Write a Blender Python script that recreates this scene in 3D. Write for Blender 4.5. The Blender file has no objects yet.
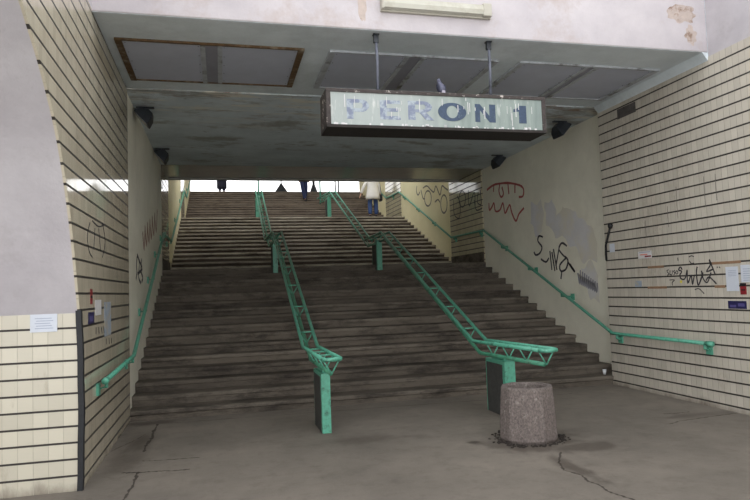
import bpy, bmesh, math, random
from mathutils import Vector, Matrix, noise
random.seed(7)
S = bpy.context.scene
PI = math.pi

# ---------------------------------------------------------------- camera
cam_d = bpy.data.cameras.new('camera')
cam = bpy.data.objects.new('camera', cam_d)
S.collection.objects.link(cam)
cam_d.sensor_width = 36
cam_d.lens = 30.2085
cam_d.clip_end = 300
yaw, pitch, roll = 0.24146664, 0.0622636, -0.03401717
cy, sy, cp, sp = math.cos(yaw), math.sin(yaw), math.cos(pitch), math.sin(pitch)
fw = Vector((sy*cp, cy*cp, sp)); rt = Vector((cy, -sy, 0)); up = rt.cross(fw)
r2 = math.cos(roll)*rt + math.sin(roll)*up
u2 = -math.sin(roll)*rt + math.cos(roll)*up
M = Matrix((r2, u2, -fw)).transposed().to_4x4()
M.translation = Vector((0, 0, 1.7))
cam.matrix_world = M
S.camera = cam

# ---------------------------------------------------------------- light
world = bpy.data.worlds.new('overcast_sky'); S.world = world
world.use_nodes = True
wn = world.node_tree.nodes; wl = world.node_tree.links
bg = wn['Background']
tc = wn.new('ShaderNodeTexCoord'); sep = wn.new('ShaderNodeSeparateXYZ')
ramp = wn.new('ShaderNodeValToRGB')
wl.new(tc.outputs['Generated'], sep.inputs[0]); wl.new(sep.outputs['Z'], ramp.inputs[0])
ramp.color_ramp.elements[0].position = 0.0; ramp.color_ramp.elements[0].color = (0.97, 0.97, 0.97, 1)
ramp.color_ramp.elements[1].position = 0.7; ramp.color_ramp.elements[1].color = (0.75, 0.77, 0.80, 1)
wl.new(ramp.outputs[0], bg.inputs[0]); bg.inputs[1].default_value = 1.5
S.view_settings.view_transform = 'Standard'
S.view_settings.look = 'None'
S.view_settings.gamma = 1
S.view_settings.use_curve_mapping = False
S.view_settings.exposure = 1.0
S.cycles.diffuse_bounces = 10
S.cycles.max_bounces = 16

# ---------------------------------------------------------------- materials
def srgb(r, g, b):
    def f(c):
        c /= 255
        return c/12.92 if c <= .04045 else ((c+.055)/1.055)**2.4
    return (f(r), f(g), f(b), 1)

class NT:
    def __init__(s, name):
        s.m = bpy.data.materials.new(name); s.m.use_nodes = True
        s.t = s.m.node_tree; s.n = s.t.nodes; s.l = s.t.links
        s.b = s.n['Principled BSDF']
        s.pos = s.n.new('ShaderNodeNewGeometry').outputs['Position']
    def math(s, op, a, b=None, clamp=False):
        n = s.n.new('ShaderNodeMath'); n.operation = op; n.use_clamp = clamp
        for i, v in enumerate((a, b)):
            if v is None: continue
            if isinstance(v, (int, float)): n.inputs[i].default_value = v
            else: s.l.new(v, n.inputs[i])
        return n.outputs[0]
    def noise(s, scale, detail=4, rough=.6, stretch=(1, 1, 1), off=(0, 0, 0)):
        mp = s.n.new('ShaderNodeMapping'); mp.inputs['Scale'].default_value = stretch
        mp.inputs['Location'].default_value = off
        s.l.new(s.pos, mp.inputs[0])
        n = s.n.new('ShaderNodeTexNoise'); n.inputs['Scale'].default_value = scale
        n.inputs['Detail'].default_value = detail; n.inputs['Roughness'].default_value = rough
        s.l.new(mp.outputs[0], n.inputs['Vector'])
        return n.outputs[0]
    def ramp(s, v, lo, hi):
        n = s.n.new('ShaderNodeMapRange'); n.inputs[1].default_value = lo; n.inputs[2].default_value = hi
        n.clamp = True
        s.l.new(v, n.inputs[0]); return n.outputs[0]
    def mix(s, f, a, b):
        n = s.n.new('ShaderNodeMix'); n.data_type = 'RGBA'
        for i, v in ((0, f), (6, a), (7, b)):
            if isinstance(v, (int, float, tuple)): n.inputs[i].default_value = v
            else: s.l.new(v, n.inputs[i])
        return n.outputs[2]
    def done(s, col, rough=.8, bump=None, bd=.01, spec=.5, metal=0):
        if isinstance(col, tuple): s.b.inputs['Base Color'].default_value = col
        else: s.l.new(col, s.b.inputs['Base Color'])
        if isinstance(rough, (int, float)): s.b.inputs['Roughness'].default_value = rough
        else: s.l.new(rough, s.b.inputs['Roughness'])
        s.b.inputs['Specular IOR Level'].default_value = spec
        s.b.inputs['Metallic'].default_value = metal
        if bump is not None:
            n = s.n.new('ShaderNodeBump'); n.inputs['Distance'].default_value = bd
            s.l.new(bump, n.inputs['Height']); s.l.new(n.outputs[0], s.b.inputs['Normal'])
        return s.m

def plain(name, col, var=.15, scale=8, rough=.7, bd=.003, spec=.4, metal=0, dirt=None, stretch=(1, 1, 1), dlo=.52, dhi=.7):
    """a slightly uneven painted or bare surface, with optional dirt patches"""
    t = NT(name)
    n = t.noise(scale, 5, .65, stretch)
    dark = tuple(c*(1-var) for c in col[:3])+(1,)
    light = tuple(min(1, c*(1+var)) for c in col[:3])+(1,)
    c = t.mix(t.ramp(n, .3, .7), dark, light)
    if dirt:
        d = t.ramp(t.noise(scale*.35, 6, .7, stretch, (3, 7, 1)), dlo, dhi)
        c = t.mix(d, c, dirt)
    return t.done(c, rough, n, bd, spec, metal)

def tiles(name, axis, base, groove, zp, z0, hp, h0, gw=.013, hw=.004, rough=.22, grime=srgb(120, 95, 75), glo=.55, ghi=.85):
    t = NT(name)
    sp_ = t.n.new('ShaderNodeSeparateXYZ'); t.l.new(t.pos, sp_.inputs[0])
    z = sp_.outputs['Z']; h = sp_.outputs[axis]
    zz = t.math('DIVIDE', t.math('SUBTRACT', z, z0-gw/2), zp)
    hh = t.math('DIVIDE', t.math('SUBTRACT', h, h0-hw/2), hp)
    fz = t.math('LESS_THAN', t.math('FRACT', zz), gw/zp)
    fh = t.math('LESS_THAN', t.math('FRACT', hh), hw/hp)
    cb = t.n.new('ShaderNodeCombineXYZ'); t.l.new(t.math('FLOOR', zz), cb.inputs[0]); t.l.new(t.math('FLOOR', hh), cb.inputs[1])
    wn_ = t.n.new('ShaderNodeTexWhiteNoise'); wn_.noise_dimensions = '2D'; t.l.new(cb.outputs[0], wn_.inputs['Vector'])
    c = t.mix(wn_.outputs[0], tuple(x*.92 for x in base[:3])+(1,), tuple(min(1, x*1.06) for x in base[:3])+(1,))
    g = t.ramp(t.noise(.9, 6, .7, (1, 1, .45), (2, 1, 5)), glo, ghi)
    g2 = t.ramp(t.noise(7, 6, .75, (1, 1, .3), (9, 1, 5)), .6, .85)
    c = t.mix(t.math('MULTIPLY', g, .55), c, grime)
    c = t.mix(t.math('MULTIPLY', g2, .5), c, grime)
    low = t.ramp(t.math('ADD', z, t.math('MULTIPLY', t.noise(2.5, 7, .7, (1, 1, .5), (3, 9, 2)), .35)), .26, .15)
    c = t.mix(t.math('MULTIPLY', low, .7), c, srgb(96, 84, 74))
    c = t.mix(fh, c, tuple(x*.72 for x in base[:3])+(1,))
    c = t.mix(fz, c, groove)
    gr = t.math('MAXIMUM', fz, fh)
    hgt = t.math('SUBTRACT', t.math('MULTIPLY', t.noise(4, 2), .04), gr)
    rg = t.math('ADD', t.math('MULTIPLY', gr, .5), t.math('ADD', rough, t.math('MULTIPLY', g, .25)))
    return t.done(c, rg, hgt, .004, .5)

MT = {}
GROOVE = srgb(52, 48, 44)
MT['tile_right'] = tiles('cream_tile_right', 'Y', srgb(193, 186, 173), GROOVE, .1521, .068, .098, .05, gw=.021)
MT['tile_left'] = tiles('cream_tile_left', 'Y', srgb(196, 187, 166), srgb(54, 49, 44), .152, .081, .098, .05, gw=.021, rough=.05)
MT['tile_front'] = tiles('cream_tile_front', 'X', srgb(196, 190, 173), srgb(50, 45, 42), .1455, -.01, .123, -.03, gw=.018, glo=.7, ghi=.95)
MT['tile_landing'] = tiles('cream_tile_landing', 'Y', srgb(196, 188, 160), srgb(70, 60, 52), .152, .081, .12, .05, gw=.026, rough=.06)

def plaster(name, col, col2, stain, slo=.55, shi=.75, rough=.75, scale=1.2):
    t = NT(name)
    n1 = t.noise(scale, 7, .65); n2 = t.noise(scale*.6, 6, .75, (1, 1, 1), (5, 3, 9)); n3 = t.noise(30, 3, .6)
    c = t.mix(t.ramp(n1, .35, .65), col, col2)
    c = t.mix(t.math('MULTIPLY', t.ramp(n2, slo, shi), .8), c, stain)
    c = t.mix(t.math('MULTIPLY', t.ramp(n3, .55, .8), .15), c, stain)
    return t.done(c, rough, t.math('ADD', n1, t.math('MULTIPLY', n3, .25)), .01, .3)
MT['plaster_white'] = plaster('white_plaster', srgb(192, 188, 191), srgb(174, 169, 173), srgb(150, 143, 142), .55, .8)
MT['fascia'] = plaster('fascia_plaster', srgb(198, 192, 194), srgb(180, 174, 178), srgb(164, 144, 132), .52, .75)
MT['soffit'] = plaster('soffit_paint', srgb(222, 230, 235), srgb(204, 213, 218), srgb(172, 178, 180), .5, .8)
MT['cream'] = plaster('cream_paint', srgb(236, 232, 216), srgb(224, 220, 204), srgb(202, 196, 180), .55, .85)
MT['cream_yellow'] = plaster('cream_paint_upper', srgb(232, 222, 184), srgb(222, 212, 172), srgb(184, 170, 138), .6, .9)

def stained():
    t = NT('stained_ceiling_paint')
    n1 = t.noise(.8, 7, .7, (1, 1.3, 1)); n2 = t.noise(.9, 9, .72, (.7, 1.3, 1), (4, 2, 0)); n3 = t.noise(1.3, 8, .72, (.6, 2.2, 1), (1, 8, 0))
    sp_ = t.n.new('ShaderNodeSeparateXYZ'); t.l.new(t.pos, sp_.inputs[0])
    near = t.ramp(sp_.outputs['Y'], 11.8, 9.2)     # leaks gather along the joint with the soffit
    c = t.mix(t.ramp(n1, .35, .65), srgb(220, 230, 236), srgb(192, 202, 208))
    c = t.mix(t.math('MULTIPLY', t.ramp(t.math('ADD', n2, t.math('MULTIPLY', near, .06)), .54, .62), .6), c, srgb(128, 120, 108))
    c = t.mix(t.math('MULTIPLY', t.ramp(n3, .52, .6), t.math('MULTIPLY', near, .8)), c, srgb(232, 226, 212))
    c = t.mix(t.math('MULTIPLY', t.ramp(t.noise(2, 8, .75, (.6, 2.0, 1), (8, 8, 0)), .55, .66), t.math('MULTIPLY', near, .9)), c, srgb(128, 92, 66))
    c = t.mix(t.math('MULTIPLY', t.ramp(t.noise(3, 8, .8, (1, 1.6, 1), (2, 5, 0)), .61, .69), .8), c, srgb(84, 80, 74))
    return t.done(c, .7, n2, .01, .3)
MT['stained'] = stained()
MT['gloss_dark'] = plain('glossy_dark_soffit', srgb(140, 140, 138), .08, 3, .12, .0005, .8)
MT['sheet'] = plain('grey_ceiling_sheet', srgb(184, 188, 202), .06, 3, .5, .001)
MT['sheet_mid'] = plain('dark_ceiling_strip', srgb(142, 142, 152), .08, 4, .5, .001)
MT['frame_grey'] = plain('grey_metal_frame', srgb(176, 180, 186), .15, 9, .5, .001, dirt=srgb(84, 76, 66))
MT['frame_rust'] = plain('rusty_frame', srgb(96, 74, 50), .4, 14, .8, .004, dirt=srgb(150, 140, 124))
MT['turq'] = plain('turquoise_enamel', srgb(86, 158, 134), .16, 26, .42, .001, .5, dirt=srgb(58, 100, 84), dlo=.56, dhi=.68)
MT['turq_dark'] = plain('worn_turquoise_enamel', srgb(72, 140, 112), .2, 14, .45, .001, .5, dirt=srgb(62, 70, 56), dlo=.52, dhi=.66)
MT['panel_dark'] = plain('dark_post_panel', srgb(66, 66, 64), .25, 20, .7, .004)
MT['bin'] = plain('exposed_aggregate', srgb(112, 103, 99), .42, 55, .95, .014, .2, dirt=srgb(150, 142, 136), stretch=(1, 1, .7), dlo=.58, dhi=.7)
MT['black'] = plain('black_paint', srgb(24, 24, 26), .2, 20, .5)
MT['rubber'] = plain('dark_corner_trim', srgb(32, 33, 36), .2, 20, .6)
MT['lamp_body'] = plain('dark_lamp_casting', srgb(46, 50, 56), .2, 10, .45)
MT['lamp_glass'] = plain('dull_lamp_glass', srgb(150, 156, 165), .1, 10, .12)
MT['fixture'] = plain('cream_fixture_plastic', srgb(186, 184, 172), .05, 6, .35, dirt=srgb(166, 160, 144))
MT['fixture_dark'] = plain('fixture_base', srgb(176, 172, 160), .08, 6, .5)
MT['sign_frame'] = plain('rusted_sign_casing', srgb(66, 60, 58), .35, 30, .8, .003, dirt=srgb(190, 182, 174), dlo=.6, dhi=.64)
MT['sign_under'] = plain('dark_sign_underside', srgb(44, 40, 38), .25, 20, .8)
MT['rod'] = plain('grey_steel_rod', srgb(100, 104, 116), .15, 20, .5, dirt=srgb(52, 52, 56))
MT['letter_navy'] = plain('navy_letter_paint', srgb(56, 72, 94), .2, 22, .5, dirt=srgb(122, 140, 150), dlo=.6, dhi=.68)
MT['letter_faded'] = plain('faded_letter_paint', srgb(120, 128, 148), .1, 30, .6, dirt=srgb(162, 172, 180), dlo=.46, dhi=.58)
def sign_face():
    t = NT('weathered_sign_face')
    sp_ = t.n.new('ShaderNodeSeparateXYZ'); t.l.new(t.pos, sp_.inputs[0])
    streak = t.noise(14, 4, .6, (1, 1, .12)); blot = t.noise(2.2, 6, .7, (1, 1, 1), (3, 1, 4))
    left = t.ramp(t.math('ADD', sp_.outputs['X'], t.math('MULTIPLY', blot, .9)), 3.2, 2.6)
    c = t.mix(t.ramp(streak, .35, .7), srgb(122, 134, 130), srgb(146, 157, 151))
    c = t.mix(t.math('MULTIPLY', left, .6), c, srgb(176, 182, 180))
    c = t.mix(t.math('MULTIPLY', t.ramp(t.noise(9, 5, .7, (1, 1, .2), (6, 0, 0)), .58, .72), .6), c, srgb(226, 226, 222))
    return t.done(c, .55, streak, .002, .4)
MT['sign_face'] = sign_face()

def floor_mat():
    t = NT('worn_asphalt_floor')
    n1 = t.noise(.55, 8, .7); n2 = t.noise(5, 7, .75, (1, 1, 1), (4, 4, 0)); n3 = t.noise(60, 3, .6)
    c = t.mix(t.ramp(n1, .35, .68), srgb(102, 96, 88), srgb(128, 120, 110))
    c = t.mix(t.math('MULTIPLY', t.ramp(n2, .5, .8), .6), c, srgb(78, 70, 63))
    c = t.mix(t.math('MULTIPLY', t.ramp(n3, .6, .8), .4), c, srgb(150, 140, 132))
    sp_ = t.n.new('ShaderNodeSeparateXYZ'); t.l.new(t.pos, sp_.inputs[0])
    nn = t.noise(3.2, 8, .75, (1, 1, 1), (7, 1, 0)); spots = None
    for cx, cy_, rx, ry, k in ((3.3, 6.4, .62, .42, .95), (3.15, 6.1, .3, .22, .8), (3.62, 5.95, .42, .2, .7), (3.12, 5.35, .10, .5, .8), (-.95, 8.0, .16, .5, .8), (-1.0, 7.1, .2, .5, .6), (2.65, 6.55, .14, .07, 1), (1.6, 7.1, .5, .2, .5), (-1.05, 9.1, .4, .12, .8), (5.7, 6.8, .6, .12, .55)):
        dx = t.math('DIVIDE', t.math('SUBTRACT', sp_.outputs['X'], cx), rx); dy = t.math('DIVIDE', t.math('SUBTRACT', sp_.outputs['Y'], cy_), ry)
        d = t.math('SQRT', t.math('ADD', t.math('MULTIPLY', dx, dx), t.math('MULTIPLY', dy, dy)))
        v = t.math('MULTIPLY', t.ramp(t.math('ADD', d, t.math('MULTIPLY', t.math('SUBTRACT', nn, .5), 3.2)), 1.15, .55), k)
        spots = v if spots is None else t.math('MAXIMUM', spots, v)
    c = t.mix(t.math('MULTIPLY', spots, .75), c, srgb(62, 54, 48))
    return t.done(c, t.math('SUBTRACT', .75, t.math('MULTIPLY', spots, .3)), t.math('ADD', n2, t.math('MULTIPLY', n3, .4)), .006, .35)
MT['floor'] = floor_mat()
def step_mat(name, a, b, dirtc):
    t = NT(name)
    n1 = t.noise(1.3, 8, .7, (.5, 1, 1.2)); n2 = t.noise(2.2, 9, .8, (.5, 1, 1.6), (4, 4, 0)); n3 = t.noise(40, 3, .7)
    oi = t.n.new('ShaderNodeObjectInfo').outputs['Random']
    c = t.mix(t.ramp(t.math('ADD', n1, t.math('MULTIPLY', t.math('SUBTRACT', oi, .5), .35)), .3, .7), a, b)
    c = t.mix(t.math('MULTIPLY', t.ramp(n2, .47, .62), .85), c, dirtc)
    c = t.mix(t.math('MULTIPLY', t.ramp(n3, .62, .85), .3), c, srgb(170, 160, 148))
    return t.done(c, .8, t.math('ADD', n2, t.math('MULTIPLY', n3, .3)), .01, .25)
MT['step'] = step_mat('worn_stone_step', srgb(84, 77, 69), srgb(108, 100, 90), srgb(48, 43, 39))
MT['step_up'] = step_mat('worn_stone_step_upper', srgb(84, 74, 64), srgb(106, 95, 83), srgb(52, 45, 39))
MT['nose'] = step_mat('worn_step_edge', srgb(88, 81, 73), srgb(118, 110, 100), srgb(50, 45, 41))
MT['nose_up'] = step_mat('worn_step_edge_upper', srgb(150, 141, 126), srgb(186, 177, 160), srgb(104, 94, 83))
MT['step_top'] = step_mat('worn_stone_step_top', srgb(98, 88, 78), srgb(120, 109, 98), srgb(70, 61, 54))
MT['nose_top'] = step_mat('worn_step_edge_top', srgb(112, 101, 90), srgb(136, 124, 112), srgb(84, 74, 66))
MT['crack'] = plain('dark_floor_joint', srgb(64, 57, 51), .3, 20, .9)
MT['grime'] = plain('damp_grime', srgb(88, 80, 73), .25, 12, .6, .001)
MT['grit'] = plain('grit', srgb(50, 44, 40), .5, 30, .9)
MT['paper'] = plain('white_paper', srgb(198, 203, 212), .04, 8, .7)
MT['paper_old'] = plain('faded_paper', srgb(206, 204, 204), .05, 8, .7)
MT['paper_blue'] = plain('pale_blue_paper', srgb(150, 160, 172), .12, 16, .7, dirt=srgb(172, 164, 146), dlo=.5, dhi=.58)
MT['ink'] = plain('grey_print', srgb(150, 158, 178), .05, 8, .7)
MT['navy'] = plain('navy_sticker', srgb(40, 38, 78), .2, 14, .4)
MT['violet'] = plain('violet_print', srgb(82, 76, 124), .2, 14, .4)
MT['red'] = plain('red_print', srgb(128, 36, 42), .15, 14, .5)
MT['orange'] = plain('orange_print', srgb(222, 130, 110), .1, 14, .5)
MT['tape'] = plain('exposed_brown_backing', srgb(142, 112, 88), .15, 20, .9)
MT['spray_black'] = plain('black_spray_paint', srgb(58, 56, 60), .25, 10, .7)
MT['spray_faint'] = plain('faint_spray_paint', srgb(112, 108, 104), .2, 10, .8)
MT['spray_red'] = plain('red_spray_paint', srgb(168, 84, 78), .15, 10, .7)
MT['spray_pink'] = plain('faded_red_paint', srgb(168, 134, 122), .15, 10, .8)
MT['spray_grey'] = plain('grey_marker', srgb(150, 148, 156), .12, 10, .8)
MT['yellow'] = plain('yellow_paint', srgb(214, 200, 60), .1, 10, .7)
MT['overpaint'] = plain('grey_overpaint', srgb(212, 210, 210), .06, 3, .8, .001, dirt=srgb(216, 210, 194), dlo=.45, dhi=.6)
MT['concrete'] = plain('grey_concrete', srgb(176, 173, 168), .12, 3, .85)
MT['pavement'] = plain('pale_bounce_ground', srgb(228, 226, 222), .06, 3, .85)  # very pale so that the unseen ground throws light inside
MT['stain_pale'] = plain('pale_brown_stain', srgb(182, 168, 160), .12, 14, .8, .001, dirt=srgb(140, 118, 104), dlo=.52, dhi=.62)
MT['vent'] = plain('dark_mortar_bed', srgb(84, 80, 78), .3, 12, .95, .006)
MT['skin'] = plain('skin', srgb(205, 160, 138), .04, 8, .6)
MT['jeans'] = plain('blue_denim', srgb(58, 78, 122), .2, 18, .85)
MT['jeans_dark'] = plain('dark_denim', srgb(40, 48, 82), .2, 18, .85)
MT['coat_white'] = plain('white_quilted_coat', srgb(222, 218, 212), .04, 14, .75, .004)
MT['coat_dark'] = plain('dark_coat_cloth', srgb(38, 40, 56), .15, 14, .85)
MT['coat_blue'] = plain('blue_grey_jacket', srgb(92, 104, 128), .15, 14, .8)
MT['hair'] = plain('dark_hair', srgb(46, 34, 28), .2, 30, .6)
MT['shoe'] = plain('dark_leather', srgb(34, 30, 32), .2, 10, .5)
MT['iron'] = plain('dark_iron', srgb(48, 50, 54), .15, 8, .6)
MT['pigeon'] = plain('pigeon_feathers', srgb(92, 94, 112), .15, 30, .7)
MT['pigeon_dark'] = plain('pigeon_dark_feathers', srgb(54, 56, 72), .15, 30, .6)
MT['pigeon_pale'] = plain('pigeon_pale_feathers', srgb(176, 172, 184), .1, 30, .7)
MT['beak'] = plain('beak', srgb(60, 54, 56), .1, 20, .5)
MT['cup'] = plain('clear_plastic_cup', srgb(206, 208, 210), .05, 10, .25)

# ---------------------------------------------------------------- mesh helpers
C = S.collection
def obj(name, bm, m, parent=None, smooth=False, bevel=0):
    me = bpy.data.meshes.new(name)
    bmesh.ops.recalc_face_normals(bm, faces=bm.faces)
    bm.to_mesh(me); bm.free()
    if smooth:
        for p in me.polygons: p.use_smooth = True
    me.materials.append(MT[m] if isinstance(m, str) else m)
    o = bpy.data.objects.new(name, me); C.objects.link(o)
    if parent: o.parent = parent
    if bevel:
        b = o.modifiers.new('bevel', 'BEVEL'); b.width = bevel; b.segments = 2; b.limit_method = 'ANGLE'
    return o
def empty(name, loc=(0, 0, 0), rz=0):
    o = bpy.data.objects.new(name, None); C.objects.link(o); o.location = loc; o.rotation_euler = (0, 0, rz)
    o.empty_display_size = .1
    return o
def tag(o, label, cat, group=None):
    o['label'] = label; o['category'] = cat
    if group: o['group'] = group
    return o
def struct(o):
    o['kind'] = 'structure'; return o
def box(bm, x0, x1, y0, y1, z0, z1, mtx=None):
    vs = [bm.verts.new((x, y, z)) for x in (x0, x1) for y in (y0, y1) for z in (z0, z1)]
    for f in ((0, 1, 3, 2), (4, 6, 7, 5), (0, 4, 5, 1), (2, 3, 7, 6), (0, 2, 6, 4), (1, 5, 7, 3)):
        bm.faces.new([vs[i] for i in f])
    if mtx is not None: bmesh.ops.transform(bm, matrix=mtx, verts=vs)
    return vs
def bbox(name, m, parent, *a, bevel=0, mtx=None):
    bm = bmesh.new(); box(bm, *a, mtx=mtx); return obj(name, bm, m, parent, bevel=bevel)
def tube(bm, pts, r, n=10, cap=True):
    pts = [Vector(p) for p in pts]
    rings = []
    for i, p in enumerate(pts):
        a = (p-pts[i-1]).normalized() if i else None
        b = (pts[i+1]-p).normalized() if i < len(pts)-1 else None
        d = (a+b).normalized() if a is not None and b is not None else (a if a is not None else b)
        k = 1.0
        if a is not None and b is not None: k = 1/max(.5, a.dot(d))
        ref = Vector((1, 0, 0)) if abs(d.x) < .7 else Vector((0, 0, 1))
        u = d.cross(ref).normalized(); v = d.cross(u)
        rr = r[i] if isinstance(r, (list, tuple)) else r
        rings.append([bm.verts.new(p+(u*math.cos(t*2*PI/n)*k+v*math.sin(t*2*PI/n))*rr) for t in range(n)])
    for A, B in zip(rings, rings[1:]):
        for t in range(n): bm.faces.new((A[t], A[(t+1) % n], B[(t+1) % n], B[t]))
    if cap: bm.faces.new(rings[0]); bm.faces.new(rings[-1])
def tubes(name, m, parent, lists, r, n=10, smooth=True):
    bm = bmesh.new()
    for l in lists: tube(bm, l, r, n)
    return obj(name, bm, m, parent, smooth=smooth)
def lathe(bm, prof, n=32, centre=(0, 0, 0), sx=1, sy_=1, cap=True):
    rings = [[bm.verts.new((centre[0]+r*math.cos(t*2*PI/n)*sx, centre[1]+r*math.sin(t*2*PI/n)*sy_, centre[2]+z)) for t in range(n)] for r, z in prof]
    for A, B in zip(rings, rings[1:]):
        for t in range(n): bm.faces.new((A[t], A[(t+1) % n], B[(t+1) % n], B[t]))
    if cap: bm.faces.new(rings[0]); bm.faces.new(rings[-1])
    return rings
def prism(bm, poly, ax, a0, a1):
    """poly in the plane across axis ax, extruded from a0 to a1"""
    def P(p, a):
        return {0: (a, p[0], p[1]), 1: (p[0], a, p[1]), 2: (p[0], p[1], a)}[ax]
    A = [bm.verts.new(P(p, a0)) for p in poly]; B = [bm.verts.new(P(p, a1)) for p in poly]
    fa = bm.faces.new(A); fb = bm.faces.new(B); n = len(poly); fa.normal_update(); fb.normal_update()
    for i in range(n): bm.faces.new((A[i], A[(i+1) % n], B[(i+1) % n], B[i]))
    bmesh.ops.triangulate(bm, faces=[fa, fb])
def ribbon(bm, pts, w, fn, th=.002, rag=0):
    """a painted stroke: a flat band of width w following 2D points; fn(u, v, h) gives the 3D point h above the surface"""
    # smooth with Catmull-Rom
    P = [Vector(p) for p in pts]
    if len(P) > 2:
        Q = []
        for i in range(len(P)-1):
            p0 = P[max(i-1, 0)]; p1 = P[i]; p2 = P[i+1]; p3 = P[min(i+2, len(P)-1)]
            for k in range(4):
                t = k/4
                Q.append(.5*((2*p1)+(-p0+p2)*t+(2*p0-5*p1+4*p2-p3)*t*t+(-p0+3*p1-3*p2+p3)*t**3))
        Q.append(P[-1]); P = Q
    prev = None
    for i, p in enumerate(P):
        d = (P[min(i+1, len(P)-1)]-P[max(i-1, 0)])
        if d.length < 1e-6: d = Vector((1, 0))
        d.normalize(); nrm = Vector((-d.y, d.x))
        ww = w*(.85+.3*random.random() if not rag else random.uniform(.25, 1.5))*.5
        if rag: p = p+nrm*random.uniform(-rag, rag)
        a = p+nrm*ww; b = p-nrm*ww
        ring = [bm.verts.new(fn(a.x, a.y, 0)), bm.verts.new(fn(a.x, a.y, th)), bm.verts.new(fn(b.x, b.y, th)), bm.verts.new(fn(b.x, b.y, 0))]
        if prev:
            for k in range(4): bm.faces.new((prev[k], prev[(k+1) % 4], ring[(k+1) % 4], ring[k]))
        else: bm.faces.new(ring)
        prev = ring
    bm.faces.new(prev)

# ---------------------------------------------------------------- dimensions
XL, XR = -1.24, 6.27          # tiled wall faces
CL, CR = -1.262, 6.5          # cream painted wall faces along the flights
Y0, RI, TR = 9.2856, .143336, .363765
ZC = 4.66

# ---------------------------------------------------------------- ground and floor
bm = bmesh.new(); box(bm, -14, 16, 1.0, Y0+.3, -.3, 0)
floor = struct(obj('floor', bm, 'floor'))
bm = bmesh.new(); box(bm, -22, 22, -30, 1.0, -.3, -.004); struct(obj('floor_bounce_ground', bm, 'pavement'))  # unseen ground, added to bounce light up to the ceilings
def on_floor(u, v, h): return (u, v, .0005+h)
cracks = [([(-.85, 9.01), (-.86, 8.5), (-.84, 8.16), (-.87, 7.8), (-.86, 7.47)], .035), ([(-.85, 9.01), (.22, 8.97), (1.32, 8.94), (2.78, 8.88), (3.99, 8.84), (5.2, 8.8)], .012),
 ([(-.82, 6.65), (-.81, 6.2), (-.83, 5.79), (-.83, 5.2)], .03), ([(-.98, 6.67), (-.8, 6.62), (-.61, 6.6), (-.5, 6.57), (-.33, 6.56)], .03),
 ([(-.83, 7.07), (-.7, 7.03), (-.55, 7.02), (-.25, 6.99)], .018), ([(3.30, 5.85), (3.21, 5.71), (3.08, 5.5), (3.0, 5.28), (3.06, 5.1), (3.02, 4.92), (3.05, 4.8), (3.02, 4.63), (3.08, 4.4), (3.05, 4.1)], .02),
 ([(5.41, 7.0), (5.6, 6.98), (5.79, 6.99)], .02), ([(5.1, 6.5), (5.32, 6.59), (5.88, 6.66), (6.25, 6.7)], .016), ([(-1.22, 7.62), (-1.17, 7.78), (-1.02, 8.12), (-.95, 8.4)], .01),]
for l, w in cracks:
    bm = bmesh.new(); ribbon(bm, [q for a_, b_ in zip(l, l[1:]) for q in (a_, (a_[0]*.66+b_[0]*.34, a_[1]*.66+b_[1]*.34), (a_[0]*.33+b_[0]*.67, a_[1]*.33+b_[1]*.67))]+[l[-1]], w, on_floor, .0004, .007); obj('crack', bm, 'crack', floor)
def blob(bm, cx, cy_, rx, ry, z=.0006, n=40, rough=.35, seed=0):
    vs = []
    for i in range(n):
        a = i*2*PI/n
        k = 1+rough*noise.noise(Vector((math.cos(a)*1.5+seed, math.sin(a)*1.5, seed*.7)))*1.6+rough*.4*noise.noise(Vector((math.cos(a)*6+seed, math.sin(a)*6, 1)))
        vs.append(bm.verts.new((cx+math.cos(a)*rx*k, cy_+math.sin(a)*ry*k, z)))
    f = bm.faces.new(vs)
    r = bmesh.ops.extrude_face_region(bm, geom=[f])
    for v in r['geom']:
        if isinstance(v, bmesh.types.BMVert): v.co.z += .0004

# ---------------------------------------------------------------- staircase
stair = struct(empty('staircase', (0, Y0, 0)))
def step(y, z, depth, m, zb, seed):
    """one stone step with a worn, slightly overhanging nosing"""
    bm = bmesh.new()
    ov = .032 if m != 'step' else random.uniform(.004, .028)
    n = 30; xs = [-1.30+i*(7.84/n) for i in range(n+1)]
    prev = None
    for i, x in enumerate(xs):
        j = .010*noise.noise(Vector((x*1.7, seed*3.1, 0)))+.006*noise.noise(Vector((x*7, seed*3.1, 4)))
        k = .006*noise.noise(Vector((x*1.1, seed*5.3, 9)))
        zz = z+k
        prof = [(y+depth, zb), (y+depth, z), (y+.05, zz), (y+.012+j, zz-.004), (y-.002+j, zz-.016), (y-.0+j, zz-.055), (y+ov, zz-.066), (y+ov+.002, zb)]
        ring = [bm.verts.new((x, a-Y0, b)) for a, b in prof]
        if prev:
            for q in range(len(ring)): bm.faces.new((prev[q], prev[(q+1) % len(ring)], ring[(q+1) % len(ring)], ring[q]))
        else: bm.faces.new(ring)
        prev = ring
    bm.faces.new(prev)
    for f in bm.faces:
        c = f.calc_center_median()
        if f.calc_area() < .12 and c.z > z-.058 and c.y < y+.045-Y0 and len(f.verts) == 4: f.material_index = 1
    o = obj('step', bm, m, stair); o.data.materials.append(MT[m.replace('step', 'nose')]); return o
sd = 0
def flight(ystart, zstart, count, m, last):
    global sd
    for k in range(1, count+1):
        sd += 1
        d = TR+.03 if k < count else last
        step(ystart+(k-1)*TR, zstart+k*RI, d, m, zstart+(k-1)*RI-.05, sd)
Z1 = 16*RI; YL1 = Y0+15*TR; YF2 = 17.0
Z2 = Z1+14*RI; YL2 = YF2+13*TR; YF3 = 24.0
Z3 = Z2+14*RI; YL3 = YF3+13*TR
flight(Y0, 0, 16, 'step', YF2-YL1+.05)
flight(YF2, Z1, 14, 'step_up', YF3-YL2+.05)
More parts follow.
